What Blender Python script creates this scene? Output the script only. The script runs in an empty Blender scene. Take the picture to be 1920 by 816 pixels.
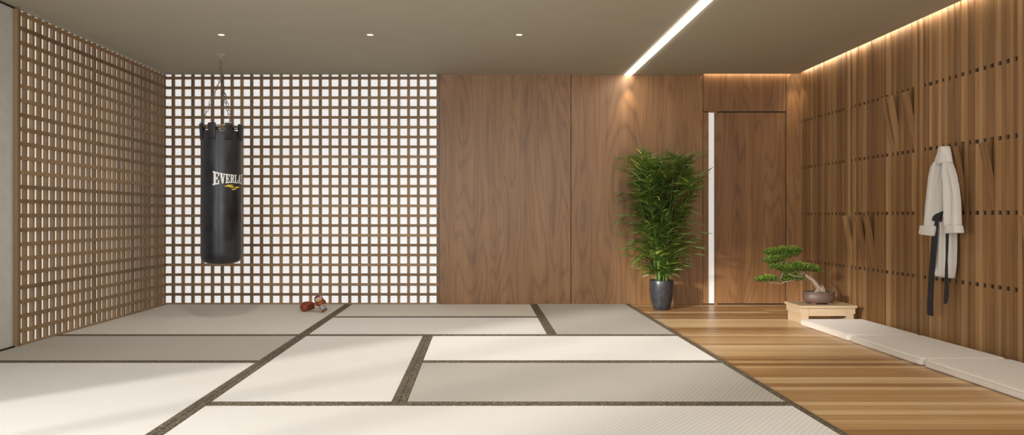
import bpy, bmesh, math, random
from mathutils import Vector, Matrix, noise
PI = math.pi
rnd = random.Random(7)
C = bpy.context.scene.collection

# ------------------------------------------------------------------ dimensions
F = 1360.0            # focal length in pixels of a 1920 wide frame
VX, VY = 900.0, 405.0
EYE = 0.9664
H = 2.5
XL, XR = -3.426, 3.472
YB = 7.87
YF = -2.4             # wall behind the viewpoint

def on_x(px, py, X):  # point of the upright plane x = X seen at a pixel of the photograph
    d = F * X / (px - VX)
    return Vector((X, d, EYE - (py - VY) * d / F))
def on_y(px, py, d):
    return Vector(((px - VX) * d / F, d, EYE - (py - VY) * d / F))

# ------------------------------------------------------------------ helpers
def tag(o, label=None, cat=None, group=None, kind=None):
    if label: o['label'] = label
    if cat: o['category'] = cat
    if group: o['group'] = group
    if kind: o['kind'] = kind
    return o
def thing(name, loc, label, cat, group=None, kind=None):
    o = bpy.data.objects.new(name, None)
    o.empty_display_size = 0.1
    C.objects.link(o); o.location = loc
    return tag(o, label, cat, group, kind)

class MB:
    """collects shapes, in world metres unless built with local=True"""
    def __init__(s):
        s.bm = bmesh.new()
        s.tone = s.bm.faces.layers.float.new('tone')
        s.t = 0.5
    def _mark(s, faces):
        for f in faces: f[s.tone] = s.t
    def box(s, x0, x1, y0, y1, z0, z1, bevel=0, seg=2, M=None):
        vs = [s.bm.verts.new(v) for v in ((x0,y0,z0),(x1,y0,z0),(x1,y1,z0),(x0,y1,z0),(x0,y0,z1),(x1,y0,z1),(x1,y1,z1),(x0,y1,z1))]
        fs = [s.bm.faces.new([vs[i] for i in q]) for q in ((3,2,1,0),(4,5,6,7),(0,1,5,4),(1,2,6,5),(2,3,7,6),(3,0,4,7))]
        s._mark(fs)
        if M is not None:
            for v in vs: v.co = M @ v.co
        if bevel:
            es = list({e for f in fs for e in f.edges})
            r = bmesh.ops.bevel(s.bm, geom=es, offset=bevel, segments=seg, profile=0.5, affect='EDGES')
            s._mark(r['faces'])
        return vs
    def poly(s, pts):
        vs = [s.bm.verts.new(p) for p in pts]
        f = s.bm.faces.new(vs); s._mark([f]); return f
    def rings(s, rings, cap=True, closed=True):
        rs = [[s.bm.verts.new(p) for p in r] for r in rings]
        fs = []
        n = len(rs[0])
        for a, b in zip(rs, rs[1:]):
            for i in range(n if closed else n-1):
                j = (i+1) % n
                fs.append(s.bm.faces.new((a[i], a[j], b[j], b[i])))
        if cap:
            fs.append(s.bm.faces.new(rs[0][::-1])); fs.append(s.bm.faces.new(rs[-1]))
        s._mark(fs)
        for f in fs: f.smooth = True
        return rs
    def lathe(s, prof, c=(0,0,0), seg=40, cap=True, sy=1.0):
        rr = [[Vector((c[0]+r*math.cos(2*PI*i/seg), c[1]+sy*r*math.sin(2*PI*i/seg), c[2]+z)) for i in range(seg)] for r, z in prof]
        return s.rings(rr, cap)
    def tube(s, pts, rad, seg=8, cap=True, squash=None):
        pts = [Vector(p) for p in pts]
        n = len(pts)
        if not hasattr(rad, '__len__'): rad = [rad]*n
        up = None; rr = []
        for i, p in enumerate(pts):
            t = (pts[min(i+1, n-1)] - pts[max(i-1, 0)]).normalized()
            if up is None:
                up = t.orthogonal().normalized()
            else:
                up = (up - t*up.dot(t)).normalized()
            b = t.cross(up)
            rr.append([p + (up*math.cos(2*PI*k/seg) + b*math.sin(2*PI*k/seg))*rad[i] for k in range(seg)])
        return s.rings(rr, cap)
    def loop_tube(s, pts, rad, seg=6):
        pts = [Vector(p) for p in pts]; n = len(pts); rs = []
        nrm = (pts[1]-pts[0]).cross(pts[n//3]-pts[0]).normalized()
        for i, p in enumerate(pts):
            t = (pts[(i+1)%n]-pts[i-1]).normalized(); b = t.cross(nrm)
            rs.append([s.bm.verts.new(p + (nrm*math.cos(2*PI*k/seg)+b*math.sin(2*PI*k/seg))*rad) for k in range(seg)])
        for i in range(n):
            a, c2 = rs[i], rs[(i+1)%n]
            for k in range(seg):
                f = s.bm.faces.new((a[k], a[(k+1)%seg], c2[(k+1)%seg], c2[k])); f.smooth = True; f[s.tone] = s.t
    def build(s, name, mat, parent=None, local=False, smooth=None, subsurf=0):
        bmesh.ops.recalc_face_normals(s.bm, faces=s.bm.faces[:])
        me = bpy.data.meshes.new(name)
        if parent is not None and not local:
            off = parent_world(parent)
            for v in s.bm.verts: v.co -= off
        if smooth is not None:
            for f in s.bm.faces: f.smooth = smooth
        s.bm.to_mesh(me); s.bm.free()
        me.materials.append(mat)
        o = bpy.data.objects.new(name, me); C.objects.link(o)
        if parent is not None: o.parent = parent
        if subsurf:
            m = o.modifiers.new('smooth', 'SUBSURF'); m.levels = subsurf; m.render_levels = subsurf
        return o
def parent_world(p):
    v = Vector((0,0,0))
    while p is not None:
        v += p.location; p = p.parent
    return v

# ------------------------------------------------------------------ materials
def newmat(name):
    m = bpy.data.materials.new(name); m.use_nodes = True
    nt = m.node_tree; b = nt.nodes['Principled BSDF']
    return m, nt, b
def N(nt, t, **kw):
    n = nt.nodes.new(t)
    for k, v in kw.items():
        if k.startswith('i_'):
            n.inputs[k[2:].replace('_', ' ')].default_value = v
        else: setattr(n, k, v)
    return n
def coords(nt, scale, kind='Object', rot=(0,0,0)):
    tc = N(nt, 'ShaderNodeTexCoord'); mp = N(nt, 'ShaderNodeMapping')
    mp.inputs['Scale'].default_value = scale; mp.inputs['Rotation'].default_value = rot
    nt.links.new(tc.outputs[kind], mp.inputs['Vector']); return mp.outputs[0]
def ramp(nt, fac, stops):
    r = N(nt, 'ShaderNodeValToRGB')
    while len(r.color_ramp.elements) < len(stops): r.color_ramp.elements.new(0.5)
    for e, (p, c) in zip(r.color_ramp.elements, stops):
        e.position = p; e.color = (*c, 1)
    nt.links.new(fac, r.inputs[0]); return r.outputs[0]
def math_(nt, op, a, b=None):
    n = N(nt, 'ShaderNodeMath', operation=op)
    for i, v in enumerate((a, b)):
        if v is None: continue
        if isinstance(v, (int, float)): n.inputs[i].default_value = v
        else: nt.links.new(v, n.inputs[i])
    return n.outputs[0]
def mix(nt, fac, a, b, mode='MIX'):
    n = N(nt, 'ShaderNodeMix', data_type='RGBA', blend_type=mode)
    for sock, v in ((n.inputs[0], fac), (n.inputs[6], a), (n.inputs[7], b)):
        if isinstance(v, (int, float)): sock.default_value = v
        elif isinstance(v, tuple): sock.default_value = (*v, 1)
        else: nt.links.new(v, sock)
    return n.outputs[2]
def bump(nt, b, h, strength, dist=0.01):
    n = N(nt, 'ShaderNodeBump'); n.inputs['Strength'].default_value = strength; n.inputs['Distance'].default_value = dist
    nt.links.new(h, n.inputs['Height']); nt.links.new(n.outputs[0], b.inputs['Normal'])

def plain(name, col, rough=0.5, metal=0.0, emis=None, es=1.0, nz=0.0, nscale=30, sheen=0):
    m, nt, b = newmat(name)
    b.inputs['Roughness'].default_value = rough; b.inputs['Metallic'].default_value = metal
    if nz:
        t = N(nt, 'ShaderNodeTexNoise'); t.inputs['Scale'].default_value = nscale; t.inputs['Detail'].default_value = 5
        nt.links.new(coords(nt, (1,1,1)), t.inputs['Vector'])
        c = ramp(nt, t.outputs[0], [(0.3, tuple(x*(1-nz) for x in col)), (0.7, tuple(min(1, x*(1+nz)) for x in col))])
        nt.links.new(c, b.inputs['Base Color'])
        bump(nt, b, t.outputs[0], 0.25, 0.002)
    else:
        b.inputs['Base Color'].default_value = (*col, 1)
    if emis:
        b.inputs['Emission Color'].default_value = (*emis, 1); b.inputs['Emission Strength'].default_value = es
    if sheen: b.inputs['Sheen Weight'].default_value = sheen
    return m

def wood(name, dark, mid, light, rough=0.5, axis='z', figure=7.0, tone=True, contrast=1.0, bumpy=0.15, toneamt=0.35, world=True):
    m, nt, b = newmat(name)
    tc = N(nt, 'ShaderNodeTexCoord')
    if world:
        g = N(nt, 'ShaderNodeNewGeometry'); vec = g.outputs['Position']
    else: vec = tc.outputs['Object']
    at = N(nt, 'ShaderNodeAttribute', attribute_name='tone')
    def mapped(sc):
        mp = N(nt, 'ShaderNodeMapping'); mp.inputs['Scale'].default_value = sc
        nt.links.new(vec, mp.inputs['Vector'])
        if tone:   # each board is cut from another place
            ad = N(nt, 'ShaderNodeVectorMath', operation='ADD'); cb = N(nt, 'ShaderNodeCombineXYZ')
            k = math_(nt, 'MULTIPLY', at.outputs['Fac'], 37.0)
            for i in range(3): nt.links.new(k, cb.inputs[i])
            nt.links.new(mp.outputs[0], ad.inputs[0]); nt.links.new(cb.outputs[0], ad.inputs[1]); return ad.outputs[0]
        return mp.outputs[0]
    L = {'z': (1,1,.13), 'x': (.13,1,1), 'y': (1,.13,1)}[axis]
    n1 = N(nt, 'ShaderNodeTexNoise'); n1.inputs['Scale'].default_value = 1.0; n1.inputs['Detail'].default_value = 2.2; n1.inputs['Distortion'].default_value = 0.25
    nt.links.new(mapped(tuple(2.4*k for k in L)), n1.inputs['Vector'])
    s1 = math_(nt, 'SINE', math_(nt, 'MULTIPLY', n1.outputs[0], figure*12))
    s1 = math_(nt, 'SUBTRACT', 1.0, math_(nt, 'POWER', math_(nt, 'ADD', math_(nt, 'MULTIPLY', s1, 0.5), 0.5), 3.0))
    n2 = N(nt, 'ShaderNodeTexNoise'); n2.inputs['Scale'].default_value = 1.0; n2.inputs['Detail'].default_value = 6
    L2 = {'z': (1,1,.012), 'x': (.012,1,1), 'y': (1,.012,1)}[axis]
    nt.links.new(mapped(tuple(120*k for k in L2)), n2.inputs['Vector'])
    n3 = N(nt, 'ShaderNodeTexNoise'); n3.inputs['Scale'].default_value = 1.0; n3.inputs['Detail'].default_value = 3
    nt.links.new(mapped(tuple(9*k for k in {'z': (1,1,.06), 'x': (.06,1,1), 'y': (1,.06,1)}[axis])), n3.inputs['Vector'])
    f = math_(nt, 'ADD', math_(nt, 'MULTIPLY', s1, 0.17*contrast), math_(nt, 'MULTIPLY', n2.outputs[0], 0.5*contrast))
    f = math_(nt, 'ADD', f, math_(nt, 'MULTIPLY', n3.outputs[0], 0.5))
    f = math_(nt, 'SUBTRACT', f, 0.367*contrast + 0.25 - 0.5)
    if tone:
        f = math_(nt, 'ADD', f, math_(nt, 'MULTIPLY', math_(nt, 'SUBTRACT', at.outputs['Fac'], 0.5), toneamt*2))
    c = ramp(nt, f, [(0.12, dark), (0.5, mid), (0.88, light)])
    nt.links.new(c, b.inputs['Base Color'])
    b.inputs['Roughness'].default_value = rough
    bump(nt, b, n2.outputs[0], bumpy, 0.002)
    return m

def srgb(r, g, b):
    f = lambda c: (c/255/12.92) if c/255 <= .04045 else ((c/255+.055)/1.055)**2.4
    return (f(r), f(g), f(b))

M_panel = wood('walnut_panel', srgb(90,60,34), srgb(136,98,60), srgb(166,127,86), 0.42, 'z', 13, contrast=.85, toneamt=0.05)
M_door = wood('walnut_door', srgb(80,52,30), srgb(124,88,54), srgb(152,114,76), 0.42, 'z', 13, contrast=.85, toneamt=0.05)
M_slat = wood('oak_slat', srgb(86,58,33), srgb(130,95,57), srgb(172,134,92), 0.5, 'z', 3, contrast=0.5, toneamt=0.21)
M_lat = wood('lattice_wood', srgb(108,84,58), srgb(140,113,80), srgb(160,132,98), 0.55, 'z', 3, contrast=0.4, toneamt=0.28)
M_pale = wood('pale_wood', srgb(166,142,110), srgb(184,160,128), srgb(198,176,146), 0.5, 'x', 3, contrast=0.4, toneamt=0.1, tone=True)
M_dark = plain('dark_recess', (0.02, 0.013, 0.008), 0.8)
M_ceil = plain('ceiling_paint', srgb(172,167,150), 0.9, nz=0.02, nscale=3)
M_plaster = plain('grey_plaster', srgb(196,198,192), 0.9, nz=0.05, nscale=12)
M_led = plain('warm_led', (1,.8,.6), 0.5, emis=(1.0, .84, .64), es=15)
M_led_line = plain('white_led', (1,1,1), 0.5, emis=(1.0, .93, .82), es=20)
M_led_door = plain('door_led', (.35,.34,.32), 0.5, emis=(1.0, .95, .88), es=.5)
M_bulb = plain('downlight_led', (1,1,1), 0.5, emis=(1.0, .82, .6), es=5)
M_steel = plain('steel', (0.62,0.60,0.56), 0.28, 1.0)
M_brass = plain('brass_edge', srgb(200,150,100), 0.35, 0.6)
M_soil = plain('soil', (0.035,0.026,0.018), 0.95, nz=0.5, nscale=60)

# backlit paper
def paper():
    m, nt, b = newmat('backlit_paper')
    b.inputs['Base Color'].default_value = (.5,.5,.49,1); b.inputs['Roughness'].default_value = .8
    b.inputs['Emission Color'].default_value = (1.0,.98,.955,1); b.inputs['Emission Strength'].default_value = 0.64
    w = N(nt, 'ShaderNodeTexNoise'); w.inputs['Scale'].default_value = 180; nt.links.new(coords(nt,(1,1,1)), w.inputs['Vector'])
    bump(nt, b, w.outputs[0], 0.05, 0.001)
    return m
M_paper = paper()

def tatami(name, col, ang):
    m, nt, b = newmat(name)
    g = N(nt, 'ShaderNodeNewGeometry')
    mp = N(nt, 'ShaderNodeMapping'); mp.inputs['Rotation'].default_value = (0,0,ang); nt.links.new(g.outputs['Position'], mp.inputs['Vector'])
    w = N(nt, 'ShaderNodeTexWave', wave_type='BANDS', bands_direction='X'); w.inputs['Scale'].default_value = 13.0; w.inputs['Distortion'].default_value = 0.35
    w.inputs['Detail'].default_value = 1; w.inputs['Detail Scale'].default_value = 6
    nt.links.new(mp.outputs[0], w.inputs['Vector'])
    w2 = N(nt, 'ShaderNodeTexWave', wave_type='BANDS', bands_direction='Y'); w2.inputs['Scale'].default_value = 26.0; w2.inputs['Distortion'].default_value = 0.6
    nt.links.new(mp.outputs[0], w2.inputs['Vector'])
    n = N(nt, 'ShaderNodeTexNoise'); n.inputs['Scale'].default_value = 2.2; n.inputs['Detail'].default_value = 6
    nt.links.new(g.outputs['Position'], n.inputs['Vector'])
    f = math_(nt, 'ADD', math_(nt, 'MULTIPLY', w.outputs['Fac'], 0.55), math_(nt, 'MULTIPLY', w2.outputs['Fac'], 0.2))
    f = math_(nt, 'ADD', f, math_(nt, 'MULTIPLY', n.outputs[0], 0.35))
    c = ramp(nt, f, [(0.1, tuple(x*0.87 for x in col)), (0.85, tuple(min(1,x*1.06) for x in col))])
    nt.links.new(c, b.inputs['Base Color'])
    b.inputs['Roughness'].default_value = 0.75
    bump(nt, b, f, 0.35, 0.002)
    return m
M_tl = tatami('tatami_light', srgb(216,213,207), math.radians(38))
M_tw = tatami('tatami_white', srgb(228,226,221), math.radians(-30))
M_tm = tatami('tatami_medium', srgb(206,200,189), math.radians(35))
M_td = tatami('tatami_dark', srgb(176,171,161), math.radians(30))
def braid():
    m, nt, b = newmat('braided_border')
    g = N(nt, 'ShaderNodeNewGeometry')
    v = N(nt, 'ShaderNodeTexVoronoi'); v.inputs['Scale'].default_value = 85; nt.links.new(g.outputs['Position'], v.inputs['Vector'])
    n = N(nt, 'ShaderNodeTexNoise'); n.inputs['Scale'].default_value = 40; nt.links.new(g.outputs['Position'], n.inputs['Vector'])
    f = math_(nt, 'ADD', v.outputs['Distance'], math_(nt, 'MULTIPLY', n.outputs[0], .4))
    c = ramp(nt, f, [(0.2, srgb(150,138,112)), (0.75, srgb(72,62,46))])
    nt.links.new(c, b.inputs['Base Color']); b.inputs['Roughness'].default_value = .85
    bump(nt, b, f, -0.8, 0.004); return m
M_braid = braid()

def floor_mat():
    m, nt, b = newmat('plank_floor')
    g = N(nt, 'ShaderNodeNewGeometry')
    br = N(nt, 'ShaderNodeTexBrick')
    br.offset = 0.37; br.offset_frequency = 2; br.squash = 1
    br.inputs['Color1'].default_value = (0,0,0,1); br.inputs['Color2'].default_value = (1,1,1,1); br.inputs['Mortar'].default_value = (0.5,0.5,0.5,1)
    br.inputs['Scale'].default_value = 1; br.inputs['Mortar Size'].default_value = 0.0012; br.inputs['Brick Width'].default_value = 4.6; br.inputs['Row Height'].default_value = 0.082
    nt.links.new(g.outputs['Position'], br.inputs['Vector'])
    sc = N(nt, 'ShaderNodeVectorMath', operation='MULTIPLY'); sc.inputs[1].default_value = (1.1, 42, 1)
    nt.links.new(g.outputs['Position'], sc.inputs[0])
    ad = N(nt, 'ShaderNodeVectorMath', operation='ADD'); nt.links.new(sc.outputs[0], ad.inputs[0])
    k = N(nt, 'ShaderNodeVectorMath', operation='SCALE'); k.inputs['Scale'].default_value = 31; nt.links.new(br.outputs['Color'], k.inputs[0]); nt.links.new(k.outputs[0], ad.inputs[1])
    n = N(nt, 'ShaderNodeTexNoise'); n.inputs['Scale'].default_value = 1.0; n.inputs['Detail'].default_value = 5; n.inputs['Distortion'].default_value = .4
    nt.links.new(ad.outputs[0], n.inputs['Vector'])
    sep = N(nt, 'ShaderNodeSeparateColor'); nt.links.new(br.outputs['Color'], sep.inputs[0])
    f = math_(nt, 'ADD', math_(nt, 'MULTIPLY', sep.outputs[0], 0.72), math_(nt, 'MULTIPLY', n.outputs[0], 0.55))
    f = math_(nt, 'SUBTRACT', f, 0.12)
    c = ramp(nt, f, [(0.08, srgb(130,92,54)), (0.38, srgb(170,130,86)), (0.65, srgb(198,164,118)), (0.95, srgb(222,194,154))])
    c = mix(nt, br.outputs['Fac'], c, srgb(70,45,24))
    nt.links.new(c, b.inputs['Base Color']); b.inputs['Roughness'].default_value = 0.33
    b.inputs['Specular IOR Level'].default_value = 0.4
    bump(nt, b, n.outputs[0], 0.06, 0.002)
    return m
M_floor = floor_mat()

# ------------------------------------------------------------------ camera
cam = bpy.data.cameras.new('camera'); co = bpy.data.objects.new('camera', cam); C.objects.link(co)
co.location = (0, 0, EYE); co.rotation_euler = (PI/2, 0, 0)
cam.sensor_width = 36; cam.lens = 36*F/1920
cam.shift_x = (960-VX)/1920; cam.shift_y = -(408-VY)/1920
cam.clip_start = 0.05
bpy.context.scene.camera = co

# ------------------------------------------------------------------ room shell
def struct(name, mb, mat, parent=None):
    o = mb.build(name, mat, parent)
    if parent is None: o['kind'] = 'structure'
    return o
WIN = (-0.75, 2.75)      # opening in the left wall, towards the viewer
m = MB(); m.box(XL-.2, XR+.25, YF-.2, YB+.2, -.12, 0); struct('floor', m, M_floor)
m = MB(); m.box(XL-.2, XR-.045, YF-.2, YB-.04, H, H+.05)
m.box(XL-.2, 2.42, YB-.04, YB+.2, H, H+.05)
m.box(XL-.2, XR+.25, YF-.2, YB+.2, H+.15, H+.2)
struct('ceiling', m, M_ceil)
m = MB()
m.box(XL-.2, XL, WIN[1], YB+.2, 0, H+.15); m.box(XL-.2, XL, YF, WIN[0], 0, H+.15)
m.box(XL-.2, XL, WIN[0], WIN[1], 2.42, H+.15)
struct('wall_left', m, M_plaster)
m = MB(); m.box(XL-.2, XR+.25, YB+.02, YB+.2, 0, H+.15); struct('wall_back', m, M_dark)
m = MB(); m.box(XL-.2, XR+.25, YF-.2, YF, 0, .1); m.box(XL-.2, XR+.25, YF-.2, YF, 2.35, H+.15)
m.box(XL-.2, XL+.5, YF-.2, YF, .1, 2.35); m.box(XR-.5, XR+.25, YF-.2, YF, .1, 2.35)
struct('wall_front', m, M_plaster)
# window frame in the left opening
m = MB()
for yy in (WIN[0], WIN[0]+1.15, WIN[0]+2.3, WIN[1]-.06): m.box(XL-.14, XL-.06, yy, yy+.06, 0, 2.42)
m.box(XL-.14, XL-.06, WIN[0], WIN[1], 2.36, 2.42); m.box(XL-.14, XL-.06, WIN[0], WIN[1], 0, .06)
struct('window_1', m, M_lat)
m = MB()
for xx in (XL+.5, -1.5, 0, 1.5, XR-.56): m.box(xx, xx+.06, YF-.14, YF-.06, .1, 2.35)
m.box(XL+.5, XR-.5, YF-.14, YF-.06, 2.29, 2.35)
struct('window_2', m, M_lat)

# back wall cladding panels
PX = YB
def px2x(p): return (p-VX)*YB/F
def px2z(p): return EYE+(VY-p)*YB/F
def panel(name, x0, x1, z0, z1, y=PX, mat=M_panel, g=.003, t=.02):
    m = MB(); m.t = rnd.random()
    m.box(x0+g, x1-g, y, y+t, z0+.002, z1, bevel=.0012, seg=1)
    return struct(name, m, mat)
xs = [px2x(823), px2x(1070.5), px2x(1318)]
panel('trim_1', xs[0]-.003, xs[1], 0, H); panel('trim_2', xs[1], xs[2], 0, H)
zd = px2z(210)
xa, xb = px2x(1318), px2x(1474)
panel('trim_3', xa, xb, zd+.004, H+.1, mat=M_door)
panel('trim_4', xb, XR+.03, 0, H+.1)
panel('trim_5', xa, px2x(1329), .012, zd-.004, mat=M_door, g=.002)
# door leaf with the lit slot at its edge
door = thing('door_1', (px2x(1406), YB, 0), None, None, kind='structure')
m = MB(); m.t = .31; m.box(px2x(1339.5), xb-.006, YB+.004, YB+.02, .016, zd-.006, bevel=.001, seg=1); m.build('door_leaf', M_door, door)
m = MB(); m.box(px2x(1329)-.002, px2x(1339.5)+.001, YB+.012, YB+.019, .016, zd-.004); m.build('light_strip', M_led_door, door)
m = MB(); m.box(px2x(1328), px2x(1344), YB-.004, YB+.006, zd-.008, zd, bevel=.001, seg=1)
m.box(px2x(1339), px2x(1345), YB-.008, YB+.006, .004, .014, bevel=.001, seg=1); m.build('door_guide', M_brass, door)

# cove light strips (warm LED profile hidden in the ceiling slot)
m = MB(); m.box(XR-.05, XR-.012, YF, YB-.06, H+.02, H+.03); o = m.build('cove_light', M_led); tag(o, 'warm light strip along the ceiling slot above the slatted wall', 'light')
m = MB(); m.box(2.43, XR-.09, YB-.04, YB-.012, H+.02, H+.03); o = m.build('cove_light', M_led); tag(o, 'short warm light strip in the ceiling slot above the door', 'light')

# long recessed line of light
m = MB(); m.box(1.609-.034, 1.609+.034, YF, YB-.002, H-.007, H-.0006)
o = m.build('linear_light', M_led_line); tag(o, 'bright white line light running across the ceiling towards the viewer', 'light')

# downlights
for k, (px, lab) in enumerate(((415, 'small round ceiling downlight above the punching bag, leftmost of three'), (694, 'small round ceiling downlight in the middle of the row of three'), (973.5, 'small round ceiling downlight nearest the long line light'))):
    d = F*(H-EYE)/(VY-65); X = (px-VX)*d/F
    t = thing('ceiling_downlight', (X, d, H), lab, 'light')
    m = MB(); m.lathe([(.026,.0),(.026,-.003),(.034,-.003),(.034,0)], (X,d,H+.0003), 32, cap=False); m.build('trim_ring', M_brass, t)
    m = MB(); m.lathe([(.0262,-.0015),(.0262,0.0)], (X,d,H), 32); m.build('bulb', M_bulb, t)

# ------------------------------------------------------------------ lattice screens
P = 0.1062; BW = 0.029
zb0 = px2z(569.9); zrows = [px2z(147.4 + 18.37*k) for k in range(24)]
scr = thing('lattice_screen', (px2x(566), YB, 0), 'wide square wooden lattice over backlit white paper on the back wall', 'screen')
m = MB(); m.box(XL+.002, xs[0]-.004, YB+.008, YB+.018, .0, H-.0); m.build('paper_panel', M_paper, scr)
m = MB()
xcols = [px2x(307.4+18.35*k) for k in range(0, 29)]
for k, x in enumerate(xcols):
    m.t = rnd.random()
    x0 = max(x-BW/2, XL+.001); x1 = min(x+BW/2, xs[0]-.004)
    m.box(x0, x1, YB-.022, YB+.007, .004, H-.004)
m.build('upright_bar', M_lat, scr)
m = MB()
for z in zrows:
    m.t = rnd.random(); z0 = max(z-BW/2, .004)
    m.box(XL+.002, xs[0]-.004, YB-.036, YB-.0225, z0, z+BW/2)
m.build('cross_bar', M_lat, scr)

YS = F*(-XL)/(VX-27)     # near end of the left screen
scr = thing('lattice_screen', (XL, (YS+YB)/2, 0), 'receding wooden lattice over backlit white paper along the left wall', 'screen')
m = MB(); m.box(XL+.001, XL+.006, YS+.03, YB-.04, .0, H-.006); m.build('paper_panel', M_paper, scr)
m = MB()
d0 = F*(-XL)/(VX-33.8); d1 = F*(-XL)/(VX-307); sp = (d1-d0)/28
for k in range(-1, 29):
    y = d0 + sp*(k+.5)
    if y > YB-.05: continue
    m.t = rnd.random(); m.box(XL+.0065, XL+.034, y-.0135, y+.0135, .004, H-.012)
m.box(XL+.0065, XL+.034, YB-.06, YB-.04, .004, H-.012)
m.build('upright_bar', M_lat, scr)
m = MB()
for z in zrows:
    m.t = rnd.random(); z0 = max(z-BW/2, .004)
    m.box(XL+.0345, XL+.047, YS+.012, YB-.038, z0, z+BW/2)
m.build('cross_bar', M_lat, scr)
m = MB(); m.t = .2; m.box(XL+.001, XL+.04, YS-.012, YS+.011, 0, H-.012); m.build('end_post', M_lat, scr)
m = MB(); m.box(XL, XL+.014, YF, YS-.013, 0, .012); struct('baseboard_left', m, M_dark)
m = MB(); m.box(XL, XL+.012, YF, YS-.013, H-.012, H-.001); struct('trim_6', m, M_dark)

# ------------------------------------------------------------------ slatted right wall
NP = .0745; D0 = F*XR/603.5
m = MB(); m.box(XR+.048, XR+.2, YF, YB+.2, 0, H+.15); struct('wall_right', m, M_dark)
lev = [.488, .988, 1.486, 1.985]
tilted = {0: [], 1: [14,17,19,44], 2: [34,35,39], 3: [23,24,27]}
SD = .045
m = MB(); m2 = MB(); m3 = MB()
n = -1
while True:
    yc = D0 - n*NP
    if yc < YF+.05: break
    # narrow fixed slats either side of the notched slats, in two strips now and then
    for half in ((yc+NP/2-.0175, yc+NP/2+.0175),):
        if half[1] > YB-.004: half = (half[0], YB-.004)
        if half[1]-half[0] < .008: continue
        pr = rnd.choice((0, .001, .003, .005))
        if rnd.random() < .25:
            mid_ = (half[0]+half[1])/2
            for a, b in ((half[0], mid_-.0011), (mid_+.0011, half[1])):
                m.t = rnd.random(); m.box(XR-pr, XR+SD, a, b, .002, H+.1)
        else:
            m.t = rnd.random(); m.box(XR-pr, XR+SD, *half, .002, H+.1)
    if n < 0: n += 1; continue
    full = n % 15 == 13
    y0, y1 = yc-.0172, yc+.0172
    if full:
        m.t = rnd.random(); m.box(XR-.001, XR+SD, y0, y1, .002, H+.1)
    else:
        tb = rnd.random()
        for r in range(5):
            z0 = .002 if r == 0 else lev[r-1]+.014
            z1 = H+.1 if r == 4 else lev[r]-.014
            if r in tilted and n in tilted[r]:
                m3.box(XR+.0475, XR+.0478, y0-.001, y1+.001, z0, z1+.027); continue  # dark sheet deepening the shade of the slot behind a tilted peg
            m2.t = min(1, max(0, tb+rnd.uniform(-.06,.06)))
            pr = rnd.choice((0, .001, .002))
            m2.box(XR-pr, XR+SD, y0, y1, z0, z1)
            if r < 4 and not (r in tilted and n in tilted[r]): m3.box(XR+.010, XR+SD, y0-.001, y1+.001, z1+.0005, z1+.0275)  # dark block put in the notch so its shade reads solid
    n += 1
struct('trim_7', m, M_slat)
struct('trim_8', m2, M_slat); struct('notch_shade', m3, M_dark)
names = {14: 'oak slat peg in the low row, farthest of three just past the bonsai',
         17: 'oak slat peg in the low row, middle one of the three past the bonsai',
         19: 'oak slat peg tilted out in the low row, nearest of the three past the bonsai',
         44: 'oak slat peg cut off by the right edge of the picture',
         34: 'oak slat peg holding up the pale robe',
         35: 'oak slat peg tilted out just right of the robe collar',
         39: 'oak slat peg tilted out alone between the robe and the right edge',
         23: 'oak slat peg in the upper row, farthest and mostly behind its neighbour',
         24: 'oak slat peg in the upper row, middle of three',
         27: 'oak slat peg in the upper row, nearest of three and set apart'}
for r, ns in tilted.items():
    for n in ns:
        yc = D0-n*NP; z0 = lev[r-1]+.014; z1 = lev[r]-.014
        t = thing('wall_peg', (XR+.004, yc, z0+.002), names[n], 'coat hook', 'fold-out slat pegs of the wall')
        mm = MB(); mm.t = rnd.uniform(.35,.75)
        a = math.radians(10.6)
        # body of the peg, hinged at its lower end
        M = Matrix.Rotation(-a, 4, 'Y')
        L = z1-z0-.004
        mm.box(-.0, SD-.006, -.0172, .0172, 0, L, bevel=.0015, seg=1, M=M)
        mm.build('peg_slat', M_slat, t, local=True)
        mm = MB(); mm.tube([(0.02,-.021,.012),(0.02,.021,.012)], .003, 8); mm.build('hinge_pin', M_steel, t, local=True)

# ------------------------------------------------------------------ tatami
TZ = 0.012
HB = .04
XB = [-1.42, -.415, .58, 1.61]
YR = [2.3, 3.684, 4.748, 5.802, 6.848, YB]
def mat_(x0, x1, y0, y1, mat, sides, label):
    t = thing('tatami_mat', ((x0+x1)/2, (y0+y1)/2, 0), label, 'tatami mat', 'tatami mats laid over the floor')
    l, r, f, b = [HB if c in sides else .002 for c in 'lrfb']
    m = MB(); m.box(x0+l, x1-r, y0+f, y1-b, .001, TZ, bevel=.0015, seg=1); m.build('woven_surface', mat, t)
    m = MB(); e = .0006
    def strip(a, b_, c, d): m.box(a+e, b_-e, c+e, d-e, .0012, TZ+.0015, bevel=.002, seg=1)
    if 'l' in sides: strip(x0, x0+HB, y0, y1)
    if 'r' in sides: strip(x1-HB, x1, y0, y1)
    xa_, xb_ = x0+(HB if 'l' in sides else 0), x1-(HB if 'r' in sides else 0)
    if 'f' in sides: strip(xa_, xb_, y0, y0+HB)
    if 'b' in sides: strip(xa_, xb_, y1-HB, y1)
    m.build('cloth_border', M_braid, t)
XW = XL+.05
mat_(XW, XB[0], YR[3], YB-.04, M_tm, 'rf', 'large beige tatami mat under the boxing gloves, against both lattice screens')
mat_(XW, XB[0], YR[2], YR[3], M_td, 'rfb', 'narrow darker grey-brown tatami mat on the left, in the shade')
mat_(XL+.016, XB[0], YR[0], YR[2], M_tl, 'rb', 'pale tatami mat in the left foreground corner')
mat_(XB[0], XB[2], YR[4], YB-.04, M_tm, 'lrf', 'beige tatami mat lying along the foot of the back wall')
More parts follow.
